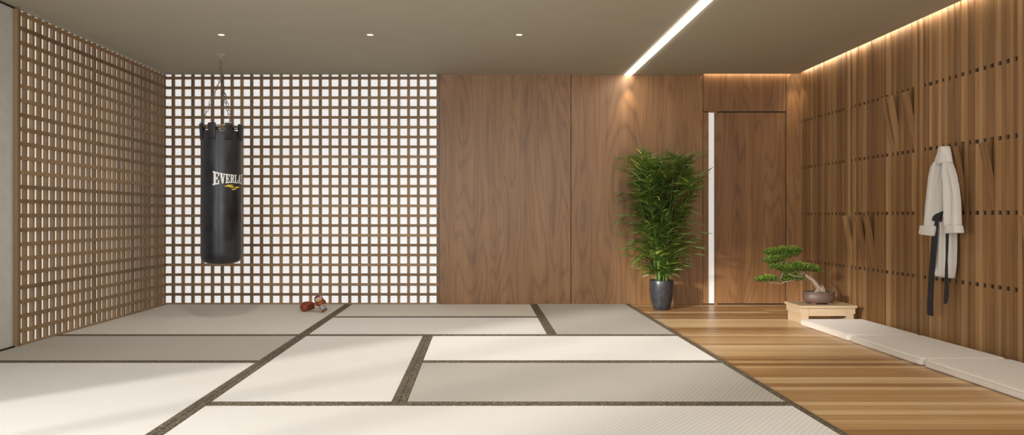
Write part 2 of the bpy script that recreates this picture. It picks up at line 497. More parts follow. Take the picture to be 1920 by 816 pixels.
mat_(XB[0], XB[2], YR[3], YR[4], M_tl, 'lrfb', 'pale tatami mat second from the back wall, half in sun')
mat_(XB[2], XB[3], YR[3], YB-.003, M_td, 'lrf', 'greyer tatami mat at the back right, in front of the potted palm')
mat_(XB[0], XB[1], YR[1], YR[3], M_tl, 'lrfb', 'sunlit tatami mat turned lengthwise in the middle of the floor')
mat_(XB[1], XB[3], YR[2], YR[3], M_tw, 'lrfb', 'brightest white tatami mat, middle right beside the plank floor')
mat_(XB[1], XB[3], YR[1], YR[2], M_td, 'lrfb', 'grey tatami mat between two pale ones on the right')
mat_(XB[0], XB[3], YR[0], YR[1], M_tl, 'lrb', 'pale tatami mat across the centre foreground')

# ------------------------------------------------------------------ punching bag
def leather(name, c0, c1, rough=.35, sc=7):
    m, nt, b = newmat(name)
    n = N(nt, 'ShaderNodeTexNoise'); n.inputs['Scale'].default_value = sc; n.inputs['Detail'].default_value = 7; n.inputs['Roughness'].default_value = .65
    nt.links.new(coords(nt, (1,1,.6)), n.inputs['Vector'])
    c = ramp(nt, n.outputs[0], [(0.35, c0), (0.7, c1)]); nt.links.new(c, b.inputs['Base Color'])
    r = ramp(nt, n.outputs[0], [(0.35, (rough-.1,)*3), (0.7, (rough+.15,)*3)]); nt.links.new(r, b.inputs['Roughness'])
    n2 = N(nt, 'ShaderNodeTexNoise'); n2.inputs['Scale'].default_value = 300; nt.links.new(coords(nt, (1,1,1)), n2.inputs['Vector'])
    f = math_(nt, 'ADD', n.outputs[0], math_(nt, 'MULTIPLY', n2.outputs[0], .15)); bump(nt, b, f, .35, .006)
    return m
M_black = leather('black_leather', (0.004,0.004,0.005), (0.030,0.031,0.035), .36, 5)
M_strap = leather('strap_leather', (0.008,0.008,0.008), (0.02,0.02,0.02), .45, 14)
M_chain = plain('chain_steel', (0.22,0.20,0.18), 0.4, 0.9)
M_white = plain('printed_white', (0.8,0.79,0.76), 0.6, nz=.06, nscale=60)
M_yellow = plain('printed_yellow', srgb(236,205,60), 0.6)

BD = F*(H-EYE)/(VY-101); BX = (415.2-VX)*BD/F; BR = .186
bz = lambda py, s=F/BD: EYE+(VY-py)/s
BO = math.atan2(-BX, BD)   # turn of the bag about its chain
bag = thing('punching_bag', (BX, BD, 0.5), 'black leather punching bag with white lettering hanging on steel chains', 'punching bag')
zt_, zbm = bz(247.5), bz(494)
prof = [(.02,zbm-.004),(.09,zbm-.002),(.14,zbm+.008),(.168,zbm+.025),(.181,zbm+.05),(.186,zbm+.09),(.187,zbm+.4),(.185,zt_-.35),(.187,zt_-.1),(.186,zt_-.012),(.183,zt_),(.165,zt_+.001),(.03,zt_-.004)]
full = []
for (r0, z0), (r1, z1) in zip(prof, prof[1:]):
    k = max(1, int(abs(z1-z0)/.03))
    for i in range(k): full.append((r0+(r1-r0)*i/k, z0+(z1-z0)*i/k))
full.append(prof[-1])
m = MB()
rings = []
for r, z in full:
    ring = []
    for i in range(72):
        a = 2*PI*i/72
        w = noise.noise(Vector((math.cos(a)*1.3, math.sin(a)*1.3, z*4)))*.0028 + noise.noise(Vector((math.cos(a)*4, math.sin(a)*4, z*9)))*.0012
        ring.append(Vector((BX+(r+w)*math.cos(a), BD+(r+w)*math.sin(a), z)))
    rings.append(ring)
m.rings(rings); m.build('bag_body', M_black, bag)
def cyl_pt(ang, z, r=BR+.0035):
    ang = ang+BO
    return Vector((BX+r*math.sin(ang), BD-r*math.cos(ang), z))
# front seam and bottom hem
m = MB(); m.tube([cyl_pt(math.radians(-7), zbm+.09+(zt_-zbm-.11)*i/30, BR+.001) for i in range(31)], .0022, 6)
m.build('seam', M_strap, bag)
m = MB(); m.loop_tube([cyl_pt(2*PI*i/48, zbm+.055, .1825) for i in range(48)], .003); m.build('hem', M_strap, bag)
# ring
zr = bz(239)
m = MB(); m.loop_tube([cyl_pt(2*PI*i/64, zr, .190) for i in range(64)], .006, 8); m.build('ring', M_chain, bag)
# strap loops over the ring
for k in range(8):
    a = math.radians(19+45*k-90+0)
    m = MB()
    w = .033
    path = [(BR+.001, zt_-.085),(BR+.005, zt_-.08),(BR+.006, zt_-.02),(BR+.010, zr-.01),(BR+.013, zr+.006),(BR+.011, zr+.019),(BR+.003, zr+.023),(BR-.006, zr+.016),(BR-.008, zr-.005),(BR-.003, zt_-.01),(BR-.004, zt_-.002)]
    rr = []
    for (r, z) in path:
        row = []
        for j in range(7):
            aa = a + (j-3)/3*w/BR*1.0
            row.append(cyl_pt(aa, z, r))
        rr.append(row)
    m.rings(rr, cap=False, closed=False)
    o = m.build('strap_loop', M_strap, bag)
    s_ = o.modifiers.new('thickness', 'SOLIDIFY'); s_.thickness = .004; s_.offset = 0
# chains
def chain(pts0, pts1, n, parent, ll=.036, w=.0105, rad=.0028):
    a = Vector(pts0); b = Vector(pts1); m = MB()
    ax = (b-a).normalized(); s1 = ax.orthogonal().normalized(); s2 = ax.cross(s1)
    L = (b-a).length/n
    ll = L+2*rad*1.1
    for i in range(n):
        c = a+(b-a)*(i+.5)/n
        s = s1 if i % 2 == 0 else s2
        rot = .5; s = (s*math.cos(rot)+ (s2 if i%2==0 else -s1)*math.sin(rot))
        pts = []
        for k in range(16):
            t = 2*PI*k/16
            x = math.cos(t)*w; y = math.sin(t)*w + (ll/2-w)*(1 if math.sin(t) >= 0 else -1)
            pts.append(c+s*x+ax*y)
        m.loop_tube(pts, rad, 5)
    return m.build('chain', M_chain, parent)
MX = (413.5-VX)*BD/F
zs = bz(147)
chain((MX,BD,H-.035),(BX-.005,BD,zs), 7, bag)
for ang in (-95, 25, 145):
    chain((BX-.005,BD,zs), cyl_pt(math.radians(ang), zr+.004, .19), 13, bag)
m = MB(); m.lathe([(.0,0),(.040,0),(.042,-.004),(.03,-.010),(.012,-.013),(.010,-.035),(.0,-.037)], (MX,BD,H), 28, cap=False)
m.loop_tube([Vector((MX+.012*math.cos(2*PI*i/16), BD, H-.04+.012*math.sin(2*PI*i/16))) for i in range(16)], .003)
m.build('ceiling_mount', M_steel, bag)
# lettering
R4 = lambda a,b,c,d: [(a,b),(c,b),(c,d),(a,d)]
GL = {
 'E': [R4(.14,0,.48,1), R4(0,.88,.95,1), R4(.78,.68,.95,.9), R4(.4,.44,.72,.56), R4(.62,.36,.74,.64), R4(0,0,.95,.12), R4(.78,.1,.95,.34)],
 'V': [[(.08,1),(.44,1),(.68,0),(.40,0)], [(.76,1),(.92,1),(.68,0),(.5,0)], R4(0,.89,.52,1), R4(.62,.89,1,1)],
 'R': [R4(.12,0,.42,1), R4(0,0,.52,.1), R4(0,.89,.75,1), R4(.6,.55,.88,.93), R4(.36,.45,.76,.57), [(.5,.5),(.78,.5),(.94,.05),(.66,.05)], R4(.62,0,1,.1)],
 'L': [R4(.14,0,.46,1), R4(0,.89,.6,1), R4(0,0,.95,.11), R4(.78,.1,.95,.38)],
 'A': [[(.42,1),(.56,1),(.24,0),(.1,0)], [(.38,1),(.66,1),(.92,0),(.60,0)], R4(.22,.26,.72,.36), R4(0,0,.36,.1), R4(.52,0,1,.1)],
 'S': [R4(.14,.88,.88,1), R4(.06,.58,.36,.94), [(.08,.66),(.34,.72),(.94,.38),(.66,.3)], R4(.66,.06,.94,.42), R4(.08,0,.84,.12), R4(.76,.7,.88,1), R4(.06,0,.2,.32)],
 'T': [R4(.36,0,.64,1), R4(0,.88,1,1), R4(0,.66,.15,.9), R4(.85,.66,1,.9), R4(.2,0,.8,.1)],
}
m = MB()
spans = [('E',-23.4,-5.2),('V',-4.6,9.8),('E',10.4,22.6),('R',23.4,36.4),('L',37.0,48.6),('A',49.2,62.5),('S',63.5,76.5),('T',77.5,95.5)]
s204 = F/(BD-BR)
def zz(py): return EYE+(VY-py)/s204
for ch, a0, a1 in spans:
    for poly in GL[ch]:
        pts = []
        n = len(poly)
        for i in range(n):
            (u0, v0), (u1, v1) = poly[i], poly[(i+1)%n]
            for k in range(3):
                u = u0+(u1-u0)*k/3; v = v0+(v1-v0)*k/3
                a = a0+(a1-a0)*u; q = ((a-36)/59.5)**2
                zlo = zz(342.6+q*5.2); zhi = zz(326.8-q*6.2)
                pts.append(cyl_pt(math.radians(a), zlo+(zhi-zlo)*v, BR+.0045))
        m.poly(pts)
m.build('white_lettering', M_white, bag, smooth=False)
m = MB()
yp = [(455,612),(590,565),(745,568),(700,588),(590,600),(628,618),(755,605),(718,632),(680,648),(735,668),(800,650),(870,628),(960,620),(880,662),(812,700),(757,744)]
m.poly([cyl_pt(math.asin(max(-1,min(1,(395+x/18.13-415.4)/37.8))), zz(315+y/18.13), BR+.0048) for x, y in yp])
bmesh.ops.triangulate(m.bm, faces=m.bm.faces[:], ngon_method='EAR_CLIP')
m.build('yellow_emblem', M_yellow, bag, smooth=False)

# ------------------------------------------------------------------ boxing gloves
M_red = leather('red_leather', srgb(104,40,16), srgb(156,76,36), .36, 12)
M_navy = plain('navy_label', srgb(40,58,82), .6)
M_cream = plain('cream_trim', srgb(225,214,198), .6)
M_inner = plain('glove_lining', srgb(60,22,14), .8)
def glove(loc, rot, label, sc, mirror=1):
    t = thing('boxing_glove', loc, label, 'boxing glove'); t.rotation_euler = rot; t.scale = (sc,sc,sc)
    def ell(cx, cy, z, rx, ry, tilt=0, n=28, sq=1.0):
        out = []
        for i in range(n):
            a = 2*PI*i/n
            p = Vector((rx*math.cos(a), ry*math.sin(a), 0)); p = Matrix.Rotation(tilt, 3, 'X') @ p
            out.append(Vector((mirror*(cx+p.x), cy+p.y, z+p.z)))
        return out
    # fist: swollen hand curling forward (towards -y)
    m = MB()
    rs = [ell(0,0,.085,.047,.042), ell(0,.002,.10,.053,.046), ell(0,.004,.125,.063,.051,.05), ell(0,.004,.155,.069,.055,.1), ell(0,0,.19,.071,.058,.25),
          ell(0,-.008,.22,.070,.058,.5), ell(0,-.022,.243,.067,.055,.9), ell(0,-.042,.25,.063,.050,1.35), ell(0,-.062,.238,.059,.046,1.8), ell(0,-.075,.212,.055,.040,2.3), ell(0,-.074,.185,.048,.032,2.8), ell(0,-.066,.165,.03,.018,3.0)]
    m.rings(rs); m.build('fist', M_red, t, local=True, subsurf=1)
    m = MB(); m.tube([(mirror*.035,-.018,.10),(mirror*.056,-.035,.125),(mirror*.063,-.052,.155),(mirror*.056,-.070,.185),(mirror*.04,-.083,.205),(mirror*.03,-.088,.215)], [.022,.027,.029,.027,.021,.008], 14)
    m.build('thumb', M_red, t, local=True, subsurf=1)
    m = MB()
    m.rings([ell(0,0,.09,.047,.042), ell(0,0,.06,.046,.042), ell(0,0,.03,.048,.044), ell(0,0,.003,.052,.048), ell(0,0,0,.050,.046), ell(0,0,.003,.046,.042), ell(0,0,.05,.038,.034)], cap=False)
    m.build('cuff', M_red, t, local=True)
    m = MB(); m.rings([ell(0,0,.045,.039,.035), ell(0,0,.046,.005,.005)]); m.build('lining', M_inner, t, local=True)
    for z, rx, ry in ((.004,.0515,.0475),(.075,.049,.0445)):
        m = MB(); m.loop_tube(ell(0,0,z,rx,ry), .0042, 8); m.build('piping', M_cream, t, local=True)
    def patch(a0, a1, z0, z1, rx, ry, off, mat, name, bl=None):
        m = MB(); rr = []
        for j in range(4):
            z = z0+(z1-z0)*j/3; rr.append([Vector((mirror*(rx+off)*math.cos(a0+(a1-a0)*i/12), (ry+off)*math.sin(a0+(a1-a0)*i/12), z)) for i in range(13)])
        m.rings(rr, cap=False, closed=False); return m.build(name, mat, t, local=True)
    return t, ell, patch
def word_on(t, fn, mat, name, word, bow=0.0):
    m = MB(); n = len(word); up = 1/(n)
    for i, ch in enumerate(word):
        for poly in GL[ch]:
            pts = []
            for j in range(len(poly)):
                (u0, v0), (u1, v1) = poly[j], poly[(j+1)%len(poly)]
                for k in range(2):
                    u = (i + .06 + .88*(u0+(u1-u0)*k/2))/n; v = v0+(v1-v0)*k/2
                    q = bow*(2*u-1)**2
                    pts.append(fn(u, .5+(v-.5)*(1+q)))
            m.poly(pts)
    m.build(name, mat, t, local=True, smooth=False)

# right glove: leaning, cuff down to the right, back of the hand towards the viewer
GD = 7.28
def gp(px, py, d=GD): return on_y(px, py, d)
cu = gp(608, 583, 7.14); cu.z = .037
tip = gp(588.5, 560, 7.42)
ax = (tip-cu).normalized()
def orient(ax, front, roll=0):
    """matrix taking +z to ax and the back of the hand (+y) towards front"""
    z = ax.normalized(); y = (front-z*front.dot(z)).normalized(); x = y.cross(z)
    M = Matrix((x, y, z)).transposed()
    return (M @ Matrix.Rotation(roll, 3, 'Z')).to_euler()
e = orient(Vector((-.50,.42,.75)), Vector((.1,-1,.45)))
t, ell, patch = glove(cu, e, 'upright red boxing glove with white lettering and navy cuff, propped on the other glove', .64, -1)
a0, a1 = math.radians(25), math.radians(155)
patch(a0, a1, .012, .068, .049, .0445, .0012, M_navy, 'cuff_label')
word_on(t, lambda u, v: Vector(((.0502)*math.cos(math.radians(40+100*u)), .0467*math.sin(math.radians(40+100*u)), .022+.036*v)) , M_white, 'cuff_lettering', 'EVERLAST')
def bk(u, v, off=.0035):
    z = .175+.045*v; x = .056-.112*u
    ry = .0585+(-.002 if v > .5 else 0)
    y = ry*math.sqrt(max(0, 1-(x/.0735)**2)) + .002 - .010*max(0, v-.2) + off
    return Vector((x, y, z))
m = MB(); rr = [[bk(i/14, j/4*1.35-.1, .0022) for i in range(15)] for j in range(5)]
word_on(t, bk, M_white, 'back_lettering', 'EVERLAST', .5)
m = MB()
m.poly([bk(.5+(x-700)/620, -.08-(y-560)/330) for x, y in yp]); bmesh.ops.triangulate(m.bm, faces=m.bm.faces[:], ngon_method='EAR_CLIP')
m.build('yellow_emblem', M_yellow, t, local=True, smooth=False)
# left glove lies on its side
cu2 = gp(600, 577, 7.31); cu2.z = .0635
e = orient(Vector((-1,-.30,.0)), Vector((.3,.95,.28)))
t2, ell, patch = glove(cu2, e, 'red boxing glove lying on its side with the thumb towards the viewer', .68, 1)
patch(math.radians(200), math.radians(290), .012, .068, .049, .0445, .0012, M_cream, 'cuff_label')

# ------------------------------------------------------------------ potted palm
M_pot = plain('charcoal_glaze', (0.028,0.029,0.032), 0.32, nz=.35, nscale=25)
def leafmat(name, dark, mid, light):
    m, nt, b = newmat(name)
    at = N(nt, 'ShaderNodeAttribute', attribute_name='tone')
    c = ramp(nt, at.outputs['Fac'], [(0.0, dark), (0.55, mid), (1.0, light)])
    nt.links.new(c, b.inputs['Base Color']); b.inputs['Roughness'].default_value = .42
    tr = N(nt, 'ShaderNodeBsdfTranslucent'); nt.links.new(c, tr.inputs['Color'])
    mx = N(nt, 'ShaderNodeMixShader'); mx.inputs[0].default_value = .22
    out = nt.nodes['Material Output']
    nt.links.new(b.outputs[0], mx.inputs[1]); nt.links.new(tr.outputs[0], mx.inputs[2]); nt.links.new(mx.outputs[0], out.inputs[0])
    return m
M_palm = leafmat('palm_leaf', srgb(28,46,20), srgb(98,126,46), srgb(220,222,110))
M_stem = plain('palm_stem', srgb(96,122,58), .5, nz=.3, nscale=40)
PC = Vector((1.877, 7.50, 0))
palm = thing('potted_palm', PC, 'tall bushy bamboo palm in a charcoal pot against the wood panelling', 'plant')
ph = .305
m = MB(); m.lathe([(0,.0),(.078,0),(.084,.006),(.098,.06),(.112,.13),(.121,.2),(.124,.25),(.124,.295),(.122,.302),(.119,.304),(.114,.302),(.113,.27),(0,.27)], PC, 56, cap=False); m.build('pot', M_pot, palm)
m = MB(); m.lathe([(.1,.272),(.112,.268)], PC, 40, cap=False); m.lathe([(.001,.278),(.06,.282),(.1125,.272)], PC, 40, cap=False); m.build('soil', M_soil, palm)
leaf = MB()
def leafstrip(p, d, up, L, w, droop, tone):
    d = d.normalized(); side = d.cross(up)
    if side.length < .05: side = d.cross(Vector((.3,.5,.8)))
    side.normalize()
    prev = None; q = p.copy(); dd = d.copy()
    ws = (.35, 1.0, .85, .5, .02)
    leaf.t = tone
    for i, k in enumerate(ws):
        if q.y > YB-.015: q.y = YB-.015-rnd.random()*.004
        cur = (leaf.bm.verts.new(q-side*w*k/2), leaf.bm.verts.new(q+side*w*k/2))
        if prev:
            f = leaf.bm.faces.new((prev[0], prev[1], cur[1], cur[0])); f[leaf.tone] = tone; f.smooth = True
        prev = cur
        dd = (dd+Vector((0,0,-droop))).normalized(); q = q+dd*L/4
def frond(base, tip_dir, L, nl=11, lmax=.17, stemsto=None):
    pts = []; q = base.copy(); d = tip_dir.normalized()
    for i in range(nl+3):
        pts.append(q.copy()); d = (d+Vector((0,0,-.05))).normalized(); q = q+d*L/(nl+2)
        if q.y > YB-.03: q.y = YB-.03; 
    if stemsto is not None: stemsto.append(pts)
    fresh = rnd.random()
    for i in range(2, len(pts)):
        t = (i-1)/(len(pts)-1); p = pts[i]; ax = (pts[i]-pts[i-1]).normalized()
        sd = ax.cross(Vector((0,0,1)))
        if sd.length < .1: sd = Vector((rnd.uniform(-1,1), rnd.uniform(-1,1), 0))
        sd.normalize(); up = sd.cross(ax)
        ll = lmax*(.55+.9*t*(1-t)*2) * rnd.uniform(.8,1.15)
        for s in (-1, 1):
            dd = ax*rnd.uniform(.65,1.1)+sd*s*rnd.uniform(.6,.95)+up*rnd.uniform(-.05,.35)
            tone = min(1, max(0, .18+.42*fresh*rnd.random()+rnd.random()*.22 + (.4 if rnd.random() < .10 else 0)))
            leafstrip(p, dd, up, ll, rnd.uniform(.010,.0165), rnd.uniform(.05,.2), tone)
    leafstrip(pts[-1], d, Vector((0,-1,.3)), lmax*.9, .012, .06, .5)
def env_half(z):   # half width of the crown as a function of height
    ks = [(.30,.08),(.42,.20),(.55,.31),(.70,.40),(.85,.38),(1.0,.36),(1.15,.36),(1.3,.36),(1.45,.38),(1.6,.36),(1.72,.22)]
    for (z0,w0),(z1,w1) in zip(ks, ks[1:]):
        if z0 <= z <= z1: return w0+(w1-w0)*(z-z0)/(z1-z0)
    return .1
rach = []
stems = []
for k in range(16):
    a = 2*PI*k/16+rnd.uniform(-.2,.2); r0 = rnd.uniform(.015,.075)
    b0 = PC+Vector((r0*math.cos(a), r0*math.sin(a), .268))
    ht = rnd.uniform(.75,1.25)
    lean = rnd.uniform(.10,.30)
    pts = []
    for i in range(9):
        t = i/8; q = b0+Vector((math.cos(a)*lean*t**1.6*.9, math.sin(a)*lean*t**1.6*.6, ht*t))
        q.y = min(q.y, YB-.05); pts.append(q)
    stems.append(pts)
    m = MB(); m.tube(pts, [.0075-.0045*i/8 for i in range(9)], 7); m.build('stem', M_stem, palm)
for k in range(235):
    z = .36+1.30*(((k+.5)/235)**.95)
    z = min(1.6, z)
    pts = stems[k % len(stems)]
    # start on a stem somewhat below
    zs_ = z-rnd.uniform(.08,.2); t = (zs_-.268)/(pts[-1].z-.268); t = max(.08, min(1, t)); i = min(7, int(t*8)); fr = t*8-i
    b0 = pts[i].lerp(pts[i+1], fr)
    a = k*2.399+rnd.uniform(-.3,.3); w = env_half(z)*rnd.uniform(.45,1.12)
    tgt = Vector((PC.x+math.cos(a)*w, PC.y+math.sin(a)*w*.75, z))
    if tgt.y > YB-.06: tgt.y = YB-.06
    dv = tgt-b0; L = max(.12, min(.42, dv.length))
    if L < dv.length: b0 = tgt-dv.normalized()*L
    dv = dv+Vector((0,0,dv.length*.25))
    frond(b0, dv, L, nl=rnd.choice((8,9,10)), lmax=rnd.uniform(.14,.18) if z > .6 else .13, stemsto=rach)
# the few that stick out of the crown
for px, py, bx, by in ((1168,292,1205,350),(1200,280,1215,340),(1188,300,1212,350),(1262,288,1245,350),(1250,282,1240,340),(1318,316,1285,380),(1305,330,1280,390),(1160,408,1200,395),(1320,455,1280,430),(1185,455,1215,440),(1190,330,1220,380),(1300,350,1270,390),(1192,482,1222,470),(1290,470,1262,450)):
    dd = 7.5+rnd.uniform(-.12,.1)
    a_ = on_y(bx, by, 7.5); b_ = on_y(px, py, dd)
    frond(a_, b_-a_+Vector((0,0,.03)), (b_-a_).length*.95, nl=9, lmax=.13, stemsto=rach)
o = leaf.build('foliage', M_palm, palm)
m = MB()
for pts in rach: m.tube(pts, [.0028]+[.0018]*(len(pts)-1), 4)
m.build('leaf_stalks', M_stem, palm)

# ------------------------------------------------------------------ stand and bonsai
SX0, SX1, SY0, SY1, SZ = 2.85, 3.357, 6.45, 6.79, .167
st = thing('plant_stand', ((SX0+SX1)/2, (SY0+SY1)/2, 0), 'low pale wooden stand under the bonsai, against the slatted wall', 'stand')
m = MB(); m.t = .5; m.box(SX0, SX1, SY0, SY1, SZ-.022, SZ, bevel=.0015, seg=1); m.build('stand_top', M_pale, st)
for s, xx in ((0, SX0+.022), (1, SX1-.022-.02)):
    m = MB(); m.t = .3+.3*s; m.box(xx, xx+.02, SY0+.05, SY1-.05, 0.001, SZ-.0225, bevel=.001, seg=1); m.build('side_panel', M_pale, st)
    x2 = xx-.013 if s == 0 else xx+.0205
    m = MB(); m.t = .6; m.box(x2, x2+.0125, SY0+.02, SY1-.02, SZ-.075, SZ-.0225, bevel=.001, seg=1); m.build('cleat', M_pale, st)
for xx in (SX0+.0215, SX1-.0215-.062):
    for yy in (SY0+.022, SY1-.052):
        m = MB(); m.t = rnd.uniform(.4,.8); m.box(xx+.0, xx+.062, yy, yy+.027, .001, SZ-.0225, bevel=.001, seg=1); m.build('leg', M_pale, st)
for yy in (SY0+.026, SY1-.046):
    m = MB(); m.t = .55; m.box(SX0+.085, SX1-.085, yy, yy+.018, SZ-.095, SZ-.025, bevel=.001, seg=1); m.build('apron', M_pale, st)

M_clay = plain('brown_clay', srgb(98,78,66), 0.5, nz=.12, nscale=20)
M_bark = plain('bonsai_bark', srgb(150,132,112), 0.8, nz=.4, nscale=70)
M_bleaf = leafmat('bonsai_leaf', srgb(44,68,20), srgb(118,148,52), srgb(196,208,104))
BC = Vector((3.083, 6.60, SZ))
bs = thing('bonsai_tree', BC, 'leaning bonsai with flat leaf pads in a shallow brown oval pot', 'plant')
m = MB(); m.lathe([(.0,.012),(.108,.012),(.122,.02),(.138,.045),(.142,.066),(.137,.086),(.132,.095),(.143,.099),(.145,.112),(.135,.112),(.131,.098),(0,.098)], BC, 56, cap=False, sy=.72); m.build('pot', M_clay, bs)
for dx, dy in ((-.075,-.058),(.075,-.058),(-.075,.058),(.075,.058)):
    m = MB(); m.box(BC.x+dx-.022, BC.x+dx+.022, BC.y+dy-.012, BC.y+dy+.012, SZ+.0005, SZ+.016, bevel=.003, seg=2); m.build('foot', M_clay, bs)
m = MB(); m.lathe([(.001,.112),(.06,.109),(.12,.103),(.133,.1)], BC, 40, cap=False, sy=.72); m.build('soil', M_soil, bs)
def bp(px, py, dd=0): return on_y(px, py, BC.y+dd)
m = MB()
tr = [bp(1541,551),bp(1537,543),bp(1531,535,-.01),bp(1526,527,-.01),bp(1517,520,0),bp(1509,515,.01),bp(1498,511,.01),bp(1488,506,0),bp(1480,500,-.01),bp(1474,492,0),bp(1468,482,0)]
m.tube(tr, [.034,.027,.022,.019,.017,.014,.011,.009,.008,.006,.004], 12)
def twig(pts, r0, r1): m.tube(pts, [r0+(r1-r0)*i/(len(pts)-1) for i in range(len(pts))], 7)
twig([bp(1509,515),bp(1500,519,-.03),bp(1490,518,-.05),bp(1480,514,-.05),bp(1472,509,-.04)], .008, .004)
twig([bp(1488,507),bp(1476,509,.03),bp(1468,513,.04),bp(1464,522,.03),bp(1457,531,.02),bp(1447,530,.0),bp(1436,528,0),bp(1425,526)], .008, .003)
twig([bp(1464,522,.03),bp(1468,530,.0),bp(1476,528,-.02),bp(1486,526,-.02),bp(1497,523)], .005, .003)
twig([bp(1457,531,.02),bp(1464,533),bp(1470,529)], .004, .002)
twig([bp(1509,514),bp(1503,506,.03),bp(1504,498,.03),bp(1512,500,.03),bp(1524,505,.03)], .006, .003)
twig([bp(1498,510),bp(1494,498),bp(1494,488,.01),bp(1490,480,.02)], .006, .003)
twig([bp(1474,492),bp(1462,494),bp(1450,490)], .005, .003)
for dx, px, py in ((0,1530,551),(0,1548,551),(0,1534,552),(0,1543,552),(.0,1526,550)):
    for dy in (-.03,.03):
        twig([bp(1537,537,dy*.3),bp((1537+px)/2+1,543,dy*.8),bp(px,py,dy*1.2)], .011, .006)
twig([bp(1547,550,-.02),bp(1545,541,-.02),bp(1541,534,-.01)], .012, .003)
m.build('trunk', M_bark, bs)
bl = MB()
def pad(cx, cy, w, h, n, dd=0, dep=.09):
    c = bp(cx, cy, dd); k = BC.y/F; rx = w/2*k; rz = h/2*k
    for i in range(int(n*1.4)):
        while True:
            u = Vector((rnd.uniform(-1,1), rnd.uniform(-1,1), rnd.uniform(-1,1)))
            if .35 < u.length < 1: break
        if u.z < -.4 and rnd.random() < .6: u.z = -u.z*.5
        p = c+Vector((u.x*rx, u.y*dep, u.z*rz + .35*rz*noise.noise(Vector((u.x*2.2+cx, u.y*2.2, 0)))))
        if p.x > 3.44: continue
        d = Vector((u.x*.7+rnd.uniform(-.7,.7), u.y*.7+rnd.uniform(-.7,.7), .45+rnd.uniform(-.4,.7))).normalized()
        sd = d.cross(Vector((rnd.uniform(-1,1), rnd.uniform(-1,1), rnd.uniform(-1,1)))).normalized()
        L = rnd.uniform(.010,.017); w_ = L*.6
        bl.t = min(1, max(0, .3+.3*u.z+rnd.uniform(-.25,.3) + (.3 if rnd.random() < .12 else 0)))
        nn = d.cross(sd)*.0015
        bl.poly([p, p+d*L*.5+sd*w_/2+nn, p+d*L, p+d*L*.5-sd*w_/2+nn])
for a in ((1450,473,32,16,800),(1468,471,40,18,1100,.02),(1488,470,28,17,800,.03),(1455,485,34,16,900,-.02),(1443,489,22,12,450,0),(1466,480,34,14,700),(1484,476,24,12,450),
          (1458,500,32,15,800,-.03),(1474,503,36,17,1000,-.03),(1492,500,36,17,900,-.03),(1508,502,36,16,900,-.01),(1524,504,26,14,700,0),(1532,506,12,10,200),
          (1428,524,24,11,600,0,.06),(1442,522,26,13,700,0,.06),(1452,524,16,10,250,0,.05),(1482,520,34,13,600,.05,.05),(1498,524,22,9,300,.04,.05),(1474,526,20,9,260,.04,.05),(1480,511,30,8,300)):
    pad(*a)
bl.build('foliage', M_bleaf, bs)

# ------------------------------------------------------------------ floor cushions
M_cush = plain('cream_linen', srgb(198,188,174), .9, nz=.035, nscale=90, sheen=.2)
labs = ['cream floor cushion farthest away, touching the bonsai stand', 'cream floor cushion in the middle of the row of three', 'cream floor cushion nearest the viewer, cut by the right edge of the picture']
for (y0, y1), lab in zip(((5.586,6.44),(4.665,5.566),(3.73,4.645)), labs):
    x0, x1 = 2.835, 3.40
    t = thing('floor_cushion', ((x0+x1)/2, (y0+y1)/2, 0), lab, 'cushion', 'floor cushions along the slatted wall')
    m = MB()
    # pillow-like slab: rounded corners in plan, rounded edges in section
    def rr(inset, z, n=8, R=.04):
        pts = []
        for cx, cy, a0 in ((x1-R,y1-R,0),(x0+R,y1-R,90),(x0+R,y0+R,180),(x1-R,y0+R,270)):
            for i in range(n+1):
                a = math.radians(a0+90*i/n); pts.append(Vector((cx+(R-inset)*math.cos(a), cy+(R-inset)*math.sin(a), z)))
        return pts
    h = .052
    m.rings([rr(.010,.001),rr(.002,.005),rr(0,.014),rr(0,h-.016),rr(.004,h-.007),rr(.012,h-.002),rr(.024,h+.001),rr(.036,h+.0016)])
    m.build('cushion_body', M_cush, t)
    for z in (.011, h-.010):
        m = MB(); m.loop_tube(rr(-.0003, z), .0019, 6); m.build('piping', M_cush, t)

# ------------------------------------------------------------------ robe on its peg
M_gi = plain('woven_cotton', srgb(190,184,175), .9, nz=.03, nscale=160, sheen=.2)
M_belt = plain('black_belt', (0.012,0.012,0.013), .7, nz=.2, nscale=120)
robe = thing('robe', (3.40, F*3.40/(1770-VX), .5), 'pale cotton martial arts robe hanging from a wall peg', 'robe')
ga = lambda x, y: (1710+x/4.083, 260+y/4.083)
gb = lambda x, y: (1720+x/4.533, 440+y/4.533)
def drape(rows, X, th, name, mat=M_gi, folds=(), nseg=40, steps=5, cap=True, sub=0, flat=.6, parent=None):
    """closed cloth tube: rows of (left pixel, right pixel) outlines laid on the plane x = X"""
    m = MB()
    # interpolate rows
    R = []
    for (a, b) in zip(rows, rows[1:]):
        for k in range(steps):
            t = k/steps; R.append(tuple((a[i][0]+(b[i][0]-a[i][0])*t, a[i][1]+(b[i][1]-a[i][1])*t) for i in (0,1)))
    R.append(tuple(rows[-1][:2]))
    rr = []
    for j, (l, r) in enumerate(R):
        pl, pr = on_x(*l, X), on_x(*r, X); t = j/(len(R)-1)
        ring = []
        for i in range(nseg):
            a = 2*PI*i/nseg
            c, s = math.cos(a), math.sin(a)
            cc = math.copysign(abs(c)**flat, c)
            u = .5-.5*cc                      # 0 left .. 1 right
            p = pl.lerp(pr, u)
            out = th*abs(s)**.8*(1 if s > 0 else -.35)
            if s > 0:
                for (amp, fr, ph_, dr) in folds: out += amp*math.sin(2*PI*(fr*u+ph_+dr*t))*abs(s)**.8
            out += .002*noise.noise(Vector((u*6, t*9, X*10)))
            p = p + Vector((-out, 0, 0))
            ring.append(p)
        rr.append(ring)
    m.rings(rr, cap)
    return m.build(name, mat, parent or robe, subsurf=sub)
